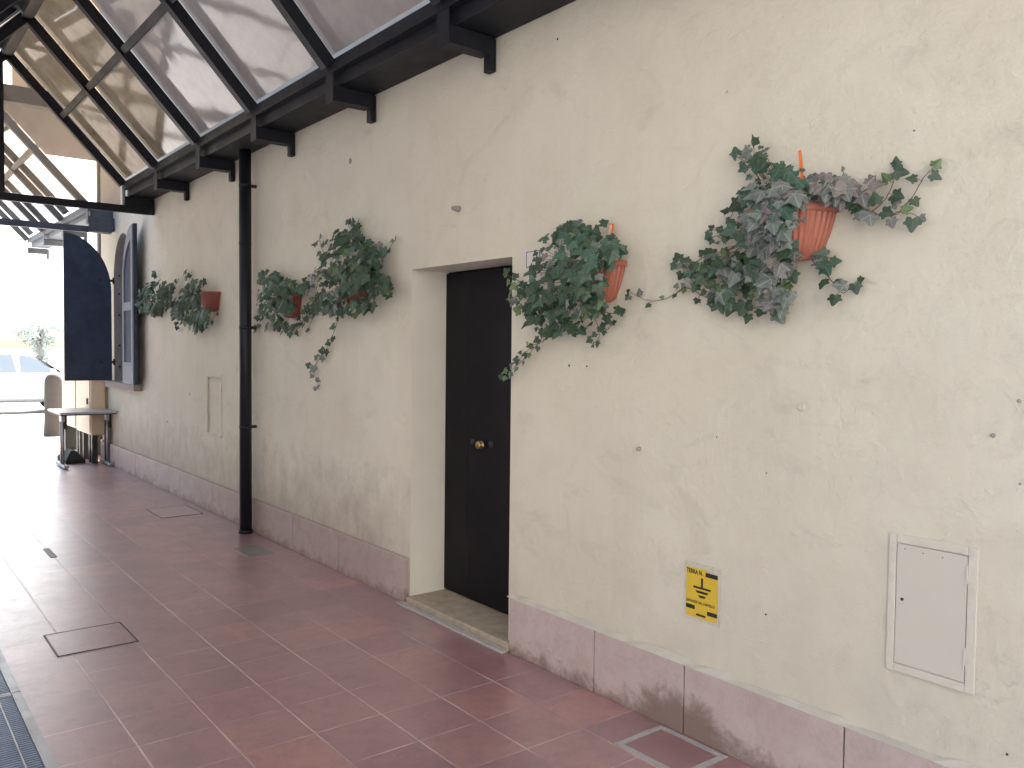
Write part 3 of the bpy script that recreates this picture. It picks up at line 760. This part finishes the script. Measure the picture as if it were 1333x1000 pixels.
# drain grates along the left
def grate(x0,label):
    L=.992; t=thing('drain_grate',label,'grate',(x0,-2.36,0),'blue-grey ribbed drain grates along the tiles')
    b=MB()
    b.box(0,L,.165,.203,-.03,.004); b.box(0,L,-.20,-.165,-.03,.004); b.box(0,.012,-.165,.165,-.03,.001); b.box(L-.012,L,-.165,.165,-.03,.001)
    b.build('frame',M['alu'],t)
    b=MB()
    n=46
    for k in range(n):
        xx=.014+(L-.028)*(k+.5)/n; b.box(xx-.0065,xx+.0065,-.164,.164,-.022,-.002)
    b.build('ribbed_panel',M['grate'],t)
    b=MB(); b.box(.013,L-.013,.105,.111,-.0018,.0012); b.box(.013,L-.013,-.111,-.105,-.0018,.0012); b.build('rail',M['alu'],t)
    b=MB(); b.box(0,L,-.2,.2,-.15,-.031); b.build('channel',M['black_iron'],t)
k=0
for x0 in [-13.4+i for i in range(15)]:
    w={-5.4:'nearest fully visible',-4.4:'lower left corner'}.get(round(x0,1))
    if -5.5<x0<-3:
        lab='blue-grey ribbed drain grate at the lower left corner' if x0>-4.5 else 'second blue-grey ribbed drain grate up from the lower left corner'
    elif x0<=-5.5: lab='blue-grey ribbed drain grate farther along the tile edge towards the street'
    else: lab='blue-grey ribbed drain grate along the tile edge beside the camera'
    grate(x0,lab)

def cover(x0,x1,y0,y1,label,fm,wd,name='manhole_cover',inm=None,z=.004):
    t=thing(name,label,'cover',((x0+x1)/2,(y0+y1)/2,0)); o=((x0+x1)/2,(y0+y1)/2,0)
    b=MB()
    b.box(x0,x1,y0,y0+wd,.0005,z); b.box(x0,x1,y1-wd,y1,.0005,z); b.box(x0,x0+wd,y0+wd,y1-wd,.0005,z); b.box(x1-wd,x1,y0+wd,y1-wd,.0005,z)
    b.build('frame',fm,t,off=o)
    b=MB(); b.box(x0+wd+.003,x1-wd-.003,y0+wd+.003,y1-wd-.003,.0005,z-.001); b.build('lid',inm or M['tile_plain'],t,off=o)
M['tile_plain']=glaze(simple('plain_tile',(.27,.135,.145),.38,var=.3,scale=9,bump=.25))
M['tile_pale']=glaze(simple('pale_tile',(.36,.23,.23),.35,var=.2,scale=9,bump=.25))
M['slate']=glaze(simple('slate_tile',(.17,.16,.155),.5,var=.2,scale=9))
M['frame_dark']=simple('rusty_frame',(.10,.08,.08),.5,.3,var=.3,scale=20)
cover(-2.395,-2.045,-.325,-.045,'square tiled floor cover with pale cement surround beside the plinth',M['grout'],.028)
# frame lines of the other cover
cover(-5.19,-4.79,-1.94,-1.545,'tile-inset manhole cover with thin metal frame near the drain',M['frame_dark'],.006,inm=None)
b=MB(); b.box(-6.6,-6.24,-.39,-.18,.0005,.0025); tag(b.build('floor_plate',M['slate']),'small grey-green plate set in tiles right of the drainpipe foot','plate')
cover(-8.66,-8.13,-.50,-.115,'pale rectangular floor cover near the wall left of the drainpipe',M['frame_dark'],.006,inm=M['tile_pale'])
b=MB(); b.box(-7.42,-7.08,-1.59,-1.545,.0005,.003); tag(b.build('floor_strip',M['frame_dark']),'narrow worn metal strip in the glossy tiles left of centre','strip')

# ------------------------------------------------------------------ earthing sign
def yel():
    k=NT('sign_yellow'); n=k.noise(25,6,.7); n2=k.noise(9,5,.7)
    c=k.mix(n,(.62,.42,.03),(.72,.52,.06))
    c=k.mix(k.math('MULTIPLY',k.ramp(n2,[(.58,0),(.72,1)]),.4),c,(.60,.55,.38))
    return k.set(c,.4,0,k.bump(n,.1,.002))
M['yellow']=yel()
M['sign_black']=simple('sign_black',(.018,.016,.015),.5,var=.4,scale=60)
M['sign_film']=simple('yellowed_clear_film',(.55,.54,.45),.3,var=.12,scale=30)
M['sign_red']=simple('faded_red_print',(.45,.10,.03),.5)
p0=q(893,735); sx0,sx1=-2.318,-2.130; sz0,sz1=.487,.726
t=thing('warning_sign','yellow and black earthing sign stuck on the wall above the plinth','sign',(sx0,-.001,sz0))
W=sx1-sx0; Hh=sz1-sz0
b=MB(); b.box(0,W,-.0025,-.0005,0,Hh); b.build('sign_film',M['sign_film'],t)
b=MB(); 
yb=[(.012,.012),(W-.012,.012),(W-.012,Hh-.045),(W*.62,Hh-.020),(.012,Hh-.022)]
b.poly([(x,-.0032,z) for x,z in yb]); b.build('sign_face',M['yellow'],t)
b=MB(); Y=-.0040
def R(x0,x1,z0,z1,m=b): m.quad((x0*W,Y,z0*Hh),(x1*W,Y,z0*Hh),(x1*W,Y,z1*Hh),(x0*W,Y,z1*Hh))
R(.48,.535,.60,.76); R(.27,.75,.565,.5995); 
def trap(xa,xb,z1,xc,xd,z0): b.quad((xc*W,Y,z0*Hh),(xd*W,Y,z0*Hh),(xb*W,Y,z1*Hh),(xa*W,Y,z1*Hh))
trap(.33,.69,.53,.37,.65,.49); trap(.40,.62,.455,.44,.58,.415)
R(.60,.93,.80,.875); R(.07,.32,.185,.255); R(.66,.93,.145,.215); R(.36,.62,.09,.125)
b.build('printed_symbol',M['sign_black'],t)
def text(s,x,z,size,mat,parent,sx=1.0,y=-.0042,bold=.0):
    cu=bpy.data.curves.new('lettering','FONT'); cu.body=s; cu.size=size; cu.extrude=.0001; cu.offset=bold
    tmp=bpy.data.objects.new('tmp',cu); C.objects.link(tmp); 
    dg=bpy.context.evaluated_depsgraph_get(); me=bpy.data.meshes.new_from_object(tmp.evaluated_get(dg))
    bpy.data.objects.remove(tmp)
    me.materials.clear(); me.materials.append(mat)
    me.transform(Matrix.Rotation(PI/2,4,'X')); me.transform(Matrix.Scale(sx,4,(1,0,0)))
    o=bpy.data.objects.new('lettering',me); C.objects.link(o); o.parent=parent; o.location=(x,y,z)
    return o
text('TERRA N.',.014,Hh*.808,.026,M['sign_black'],t,.76,bold=.0006)
text('DISTANZE DAL CARTELLO',.014,Hh*.300,.0155,M['sign_black'],t,.80,bold=.0003)
b=MB(); Y=-.0041
R(.40,.60,.228,.234); R(.495,.502,.15,.27); R(.46,.54,.165,.172); b.build('printed_mark',M['sign_red'],t)

# house number plaque
t=tag(MB().box(-3.395,-3.285,-.008,-.0005,2.02,2.105).build('house_plaque',M['white_paint'],bevel=.003),'small white enamel plaque with blue rim half hidden behind ivy by the door','plaque')
M['blue']=simple('blue_enamel',(.05,.08,.25),.3)
b=MB()
for (a0,a1,c0,c1) in ((-3.393,-3.389,2.022,2.103),(-3.291,-3.287,2.022,2.103),(-3.389,-3.291,2.099,2.103),(-3.389,-3.291,2.022,2.026)): b.box(a0,a1,-.0092,-.0082,c0,c1)
b.build('rim',M['blue'],t)

# ------------------------------------------------------------------ planters and ivy
def planter(xr,zr,r,h,label,mat,tagcol=None,depth=1.0,tall=0):
    """half-round wall pot; xr,zr = right end of its rim on the wall"""
    xc=xr-r; c=(xc,-.006,zr-h)
    t=thing('wall_planter',label,'planter',c,'terracotta wall planters with ivy')
    b=MB()
    prof=[(r*.42,0),(r*.62,h*.08),(r*.66,h*.12),(r*.80,h*.42),(r*.90,h*.72),(r*.93,h*.88)]
    b.lathe([(a*1.0,z) for a,z in prof],(0,0,0),240,PI,2*PI,ripple=.016,nr=44)
    b.face([i for i in range(241)])
    # flat back
    n=241; back=[(k*n) for k in range(len(prof))]+[(k*n+240) for k in reversed(range(len(prof)))]
    b.face(back)
    b.build('pot_body',mat,t)
    m=MB()
    m.lathe([(r*.93,h*.86),(r*.99,h*.88),(r,h*.94),(r*.99,h),(r*.93,h),(r*.90,h*.9)],(0,0,0),48,PI,2*PI)
    m.box(-r,r,-.012,.004,h*.86,h*1.0)
    m.build('rim',mat,t)
    m=MB(); i=len(m.v); m.v=[(math.cos(PI+PI*k/24)*r*.9,math.sin(PI+PI*k/24)*r*.9,h*.9) for k in range(25)]; m.face(range(25)); m.build('soil',M['soil'],t)
    return t,Vector((xc,0,zr)),r

LSH=[(0,.02),(.14,-.13),(.36,-.17),(.46,-.04),(.42,.10),(.60,.22),(.58,.34),(.36,.42),(.26,.60),(.12,.84),(0,.94)]
LEAF=LSH+[(-x,y) for x,y in reversed(LSH[1:-1])]
def leaf(mb,pos,tipdir,normal,size,mi,rr):
    n=normal.normalized(); t=(tipdir-n*tipdir.dot(n)).normalized(); s=t.cross(n).normalized()
    i=len(mb.v); ctr=(0,.30)
    fold=rr.uniform(.05,.35); curl=rr.uniform(-.25,.15); wx_=rr.uniform(.85,1.1)
    def put(u,v):
        d=-abs(u)*fold+curl*(v-.3)**2*(1 if v>.3 else .3)
        mb.v.append(tuple(pos+s*(u*size*wx_)+t*(v*size)+n*(d*size)))
    put(*ctr)
    for (u,v) in LEAF: put(u,v)
    m=len(LEAF)
    for k in range(m):
        k2=(k+1)%m
        mb.face((i,i+1+k,i+1+k2),mi,False,[ctr,LEAF[k],LEAF[k2]])
def pick(w,rr):
    x=rr.random()*sum(w)
    for i,a in enumerate(w):
        x-=a
        if x<0: return i
    return 0
def ivy(seed,root,label,blobs,vines,size,group='ivy plants trailing from the wall planters'):
    """blobs: (px,py,rx,ry,count,depth0,depth1,weights); vines: (pixel path, depth0, depth1, spacing, leaf scale, weights)"""
    rr=random.Random(seed)
    t=thing('ivy_plant',label,'ivy',(root.x,root.y,root.z),group); off=tuple(root)
    fol=MB(); stm=MB()
    rootp=Vector((root.x,-.09,root.z))
    for (px,py,rx,ry,cnt,d0,d1,wt) in blobs:
        cnt=int(cnt*(1.12 if size<.06 else 1.5))
        placed=[]
        for _ in range(cnt):
            for tr in range(14):
                a=rr.random()*2*PI; q_=math.sqrt(rr.random())*rr.uniform(.9,1.06)
                u=math.cos(a)*q_; v=math.sin(a)*q_
                if all((u-a_)**2+(v-b_)**2>.9/cnt for a_,b_ in placed): break
            placed.append((u,v))
            bulge=math.sqrt(max(0,1-min(1,q_*q_)))
            dep=-(d0+(d1-d0)*bulge*rr.uniform(.55,1.0))
            p=wp(px+u*rx,py+v*ry,dep)
            nrm=Vector((rr.gauss(.4,.33)+u*.3,-1+rr.gauss(0,.2),rr.gauss(.35,.33)-v*.35))
            tip=Vector((rr.gauss(0,.6)+u*.4,-.25,-1+rr.gauss(0,.45)))
            sz=size*rr.choice((.45,.6,.75,.9,1.0,1.05,1.2))*.93
            leaf(fol,p,tip,nrm,sz,pick(wt,rr),rr)
            if rr.random()<.55:
                c_=p.lerp(rootp,.4)+Vector((0,.03,-rr.uniform(0,.02))); b_=p.lerp(c_,.5)+Vector((rr.uniform(-.01,.01),.01,-rr.uniform(.0,.012)))
                c_.y=min(c_.y,-.01)
                stm.tube([p,b_,c_],[.0009,.0012,.0015],4,caps=False)
    for (path,d0,d1,sp,ls,wt) in vines:
        pts=[wp(x,y,-(d0+(d1-d0)*k/(len(path)-1))) for k,(x,y) in enumerate(path)]
        # smooth
        for _ in range(2):
            q_=[pts[0]]
            for a,b_ in zip(pts,pts[1:]): q_+= [a.lerp(b_,.25),a.lerp(b_,.75)]
            q_.append(pts[-1]); pts=q_
        pts=[p+Vector((rr.gauss(0,.0015),0,rr.gauss(0,.0015))) for p in pts]
        n=len(pts)
        stm.tube(pts,[.0024-.0014*k/(n-1) for k in range(n)],5,caps=False)
        acc=0; side=1
        for a,b_ in zip(pts,pts[1:]):
            acc+=(b_-a).length
            if acc>sp*rr.uniform(.7,1.3):
                acc=0; side=-side
                d=(b_-a).normalized(); perp=Vector((d.z,0,-d.x))*side
                base=b_+perp*rr.uniform(.006,.022)+Vector((0,-rr.uniform(.004,.02),0))
                stm.tube([b_,base],[.0010,.0008],4,caps=False)
                leaf(fol,base,perp*.7+d*.5+Vector((0,-.2,rr.gauss(-.55,.3))),Vector((rr.gauss(.35,.35),-1,rr.gauss(.3,.35))),size*ls*rr.uniform(.65,1.15),pick(wt,rr),rr)
        leaf(fol,pts[-1],(pts[-1]-pts[-3]),Vector((rr.gauss(0,.3),-1,.2)),size*ls*.7,pick(wt,rr),rr)
    fol.build('foliage',LM,t,off=off); stm.build('vine_stem',M['stem'],t,off=off)
    return t
G=[8,.3,.3,0,2.6]; GF=[4,3,.5,0,1.5]; DU=[.8,.1,8,1.2,1.8]; PU=[.4,0,2,6,.6]; DG=[6,.3,1.8,.2,1.4]; TE=[3,.3,1,0,5]; YG=[4,.9,.8,0,1]
PL='ivy planter '
# 6 - nearest right
t,rt,r=planter(-1.652,2.122,.175,.185,'rightmost ribbed terracotta half-round planter, under dusty grey ivy',M['terracotta'])
ivy(61,rt,'large dusty grey ivy with long side vines, rightmost on the wall',
 [(1010,262,44,34,46,.06,.26,DU),(1030,232,30,18,16,.05,.2,TE),(1076,242,36,17,34,.04,.15,PU),(985,255,24,20,14,.04,.15,DG),(1000,305,32,30,34,.06,.24,DU),(1008,285,28,26,30,.18,.26,DU),(990,290,18,26,16,.12,.2,DU),
  (1005,352,26,30,24,.05,.2,DU),(1012,382,22,22,16,.04,.15,DU),(938,340,26,18,20,.03,.1,DG),(950,383,30,17,20,.03,.12,YG),(975,350,24,26,18,.04,.15,DG),(985,205,14,18,9,.04,.1,TE),(966,300,16,24,8,.03,.1,DU),(1026,330,14,9,6,.1,.18,DG)],
 [([(1000,240),(985,222),(982,200),(978,184)],.06,.05,.022,.8,TE),([(990,235),(976,212),(958,204)],.05,.04,.02,.7,TE),
  ([(1085,255),(1110,262),(1135,276),(1158,283),(1180,275),(1196,283)],.06,.04,.034,.85,DG),([(1135,276),(1152,262),(1163,240),(1167,215)],.05,.04,.03,.85,DG),
  ([(1160,282),(1178,270),(1192,250),(1204,228),(1216,217)],.045,.03,.036,.85,DG),([(1095,258),(1118,252),(1135,245),(1136,236)],.05,.04,.015,.9,PU),([(1098,235),(1097,222)],.05,.05,.02,.5,PU),
  ([(1105,262),(1118,275),(1122,272)],.05,.05,.02,1.1,DU),
  ([(1055,335),(1064,348),(1080,362),(1096,385),(1108,372),(1117,365)],.06,.03,.04,.75,DG),([(1056,345),(1072,342),(1082,340)],.05,.04,.02,1.0,DG),
  ([(975,345),(930,352),(905,352),(882,338)],.05,.03,.022,.75,YG),([(960,385),(925,375),(903,360),(890,348)],.04,.03,.022,.8,DG),
  ([(925,390),(905,380),(893,372),(880,383),(862,391),(842,393),(818,379)],.03,.02,.06,.55,GF),([(880,383),(888,374)],.02,.02,.02,.5,GF),
  ([(1005,380),(1003,395),(985,402),(968,402)],.06,.04,.022,.8,DG),([(1015,375),(1022,392),(1012,402)],.06,.05,.025,.7,DU),([(1000,250),(962,262),(950,285)],.06,.04,.03,.7,DG),([(970,300),(940,305),(928,298)],.06,.04,.04,.7,DG),([(1030,235),(1020,222),(1012,215)],.05,.05,.02,.7,TE),([(960,350),(925,330),(905,342),(890,356)],.05,.03,.03,.7,DG),([(985,255),(965,265),(962,290)],.05,.03,.03,.7,DG),([(945,318),(935,306),(926,310)],.03,.03,.02,.6,DG)],.056)
M['orange']=simple('orange_plastic',(.80,.17,.02),.3,var=.2,scale=30)
M['label_pic']=simple('faded_label_print',(.75,.55,.45),.4,var=.3,scale=60)
def plant_tag(px0,py0,px1,py1,wd,d,parent,lean=0,pic=False):
    a=wp(px0,py0,-d); b_=wp(px1,py1,-d); m=MB()
    m.bar(a,b_,wd,.002,up=(0,-1,0)); o=m.build('plant_label',M['orange'],parent,off=parent.location)
    if pic:
        m=MB(); c_=a.lerp(b_,.35); e=a.lerp(b_,.95); m.bar(c_+Vector((-.002,-.002,0)),e+Vector((-.002,-.002,0)),wd*.6,.001,up=(0,-1,0)); m.build('label_print',M['label_pic'],o,off=parent.location)
plant_tag(1047,262,1041,196,.012,.06,t)
# 5 - beside the door
t,rt,r=planter(-2.682,2.005,.175,.185,'terracotta half-round planter just right of the dark door',M['terracotta'])
ivy(51,rt,'dense dark green ivy beside the top right corner of the door',
 [(742,330,46,36,62,.08,.3,TE),(752,302,34,16,26,.06,.2,G),(716,372,42,32,50,.06,.26,G),(752,382,34,34,36,.07,.26,TE),(712,412,32,20,26,.04,.18,G),(778,325,26,24,22,.08,.22,TE),(690,388,18,24,14,.03,.12,GF),(738,425,22,12,9,.03,.12,G),(774,368,12,26,12,.16,.24,G),(762,350,18,14,16,.2,.28,TE),(755,368,14,16,12,.2,.28,G)],
 [([(715,425),(702,446),(685,465),(668,480),(656,491)],.07,.03,.021,.62,YG),([(705,445),(690,452),(676,468)],.05,.03,.03,.5,YG),([(768,400),(778,420),(782,438),(772,448)],.1,.05,.03,.7,G),([(775,405),(795,408),(808,408)],.08,.05,.03,.95,G),([(780,425),(792,430),(797,420)],.05,.04,.02,.7,G),
  ([(765,310),(775,296),(786,293)],.06,.05,.03,.9,G),([(690,375),(674,365),(660,358)],.05,.04,.022,.8,GF),([(698,395),(678,385),(664,388)],.05,.04,.03,.85,DU),([(790,312),(803,318),(806,330)],.1,.08,.02,.9,TE)],.058)
plant_tag(792,318,796,291,.03,.035,t,pic=True)
# 4 - left of the door
t,rt,r=planter(-5.01,2.085,.165,.19,'dark red planter buried in bushy ivy left of the door',M['terracotta_dark'])
ivy(41,rt,'bushy dark ivy with one long hanging vine left of the door',
 [(452,335,38,34,60,.06,.3,G),(478,362,26,28,26,.06,.14,G),(452,310,26,14,18,.04,.15,G),(432,372,26,26,34,.05,.22,DG),(455,396,34,12,26,.05,.2,G),(420,398,22,10,16,.04,.12,YG),(485,330,18,18,12,.04,.14,TE),(497,375,14,18,12,.05,.2,G),(462,362,22,18,14,.16,.28,G)],
 [([(455,320),(458,300),(466,288)],.05,.04,.03,1,G),([(470,320),(455,296),(452,290)],.05,.04,.04,.9,G),([(425,335),(418,322),(416,310)],.05,.04,.05,1,G),([(485,345),(500,336),(508,322),(514,312)],.05,.03,.04,.8,DG),
  ([(438,400),(441,415),(432,440),(425,455),(410,475),(405,482)],.05,.02,.05,.85,YG),([(425,456),(412,472),(408,486),(414,502)],.02,.02,.04,.6,PU),([(415,385),(402,400),(398,412),(406,405)],.03,.02,.03,.6,GF),([(420,350),(402,362),(395,375)],.04,.03,.03,.8,DG),([(430,400),(412,405),(400,430)],.03,.02,.05,.6,YG)],.066)
# 3 - right of drainpipe
t,rt,r=planter(-6.13,2.02,.15,.19,'small dark red planter just right of the drainpipe',M['terracotta_dark'])
ivy(31,rt,'small ivy spreading toward the drainpipe on its right side',
 [(356,378,22,24,44,.05,.2,TE),(350,400,18,16,18,.04,.14,G),(382,372,14,8,10,.05,.16,GF),(370,390,10,16,16,.12,.22,G),(376,402,9,9,6,.14,.2,G),(365,422,20,8,9,.03,.08,DG),(350,360,16,8,8,.03,.1,GF)],
 [([(345,365),(344,352),(350,348)],.05,.04,.04,.7,G),([(385,412),(395,420),(400,405),(408,392),(416,382)],.04,.03,.04,.7,GF),([(355,415),(365,432),(385,430),(397,420)],.04,.03,.04,.7,DG),([(345,410),(338,420),(333,428)],.04,.03,.03,.7,G),([(400,385),(405,372),(412,360)],.03,.03,.04,.7,GF)],.068)
# 2
t,rt,r=planter(-7.955,2.115,.15,.185,'plain red planter left of the drainpipe with ivy on its left',M['terracotta_dark'])
ivy(21,rt,'ivy clump hanging off the left side of the plain red planter',
 [(250,383,15,17,28,.06,.2,G),(246,405,20,16,34,.05,.2,G),(256,420,14,11,16,.04,.14,G),(234,398,10,13,10,.03,.1,DG),(258,367,9,6,6,.04,.14,G),(264,410,10,14,12,.08,.22,G)],
 [([(250,372),(246,362),(242,357)],.06,.04,.05,.9,G),([(268,414),(276,418),(282,409)],.05,.03,.05,.6,G),([(238,405),(230,418),(233,428)],.04,.03,.04,.7,G)],.078)
# 1
t,rt,r=planter(-9.78,2.10,.15,.17,'farthest red planter in front of the grey shutter edge',M['terracotta_dark'])
ivy(11,rt,'farthest ivy, overlapping the open grey shutter',
 [(203,383,21,19,52,.08,.24,G),(197,400,16,9,18,.05,.16,G),(184,390,9,15,12,.05,.16,TE),(216,388,10,14,12,.05,.15,G)],
 [([(203,372),(201,362),(202,355)],.05,.04,.05,.8,G),([(186,385),(179,378),(181,370)],.06,.06,.05,.7,TE),([(188,400),(180,408),(184,412)],.06,.04,.05,.7,G),([(214,380),(228,372),(232,366)],.05,.04,.05,.8,DG)],.080)

# ------------------------------------------------------------------ light
w=bpy.data.worlds.new('World'); scene.world=w; w.use_nodes=True
sky=w.node_tree.nodes.new('ShaderNodeTexSky'); sky.sky_type='NISHITA'; sky.sun_disc=False
sd_=Vector((-.78,.52,0)).normalized(); el=math.radians(44)
sunv=Vector((sd_.x*math.cos(el),sd_.y*math.cos(el),math.sin(el)))
sky.sun_elevation=el; sky.sun_rotation=math.atan2(sunv.x,sunv.y)
sky.air_density=1.2; sky.dust_density=3.0; sky.ozone_density=.8
bg=w.node_tree.nodes['Background']; bg.inputs[1].default_value=.15
w.node_tree.links.new(sky.outputs[0],bg.inputs[0])
sl=bpy.data.lights.new('sun','SUN'); sl.energy=5; sl.angle=math.radians(.5); sl.color=(1,.95,.87)
so=bpy.data.objects.new('sun',sl); C.objects.link(so); so.rotation_euler=sunv.to_track_quat('Z','Y').to_euler(); so.location=(-5,0,12)

# ------------------------------------------------------------------ camera
cd=bpy.data.cameras.new('camera'); co=bpy.data.objects.new('camera',cd); C.objects.link(co)
cd.sensor_fit='HORIZONTAL'; cd.sensor_width=36; cd.lens=36*FPX/1333; cd.clip_end=2000; cd.clip_start=.05
mw=R3.to_4x4(); mw.translation=CAM; co.matrix_world=mw
scene.camera=co
scene.view_settings.view_transform='Standard'; scene.view_settings.look='None'; scene.view_settings.exposure=2.15; scene.view_settings.gamma=1
scene.render.resolution_x=1024; scene.render.resolution_y=768
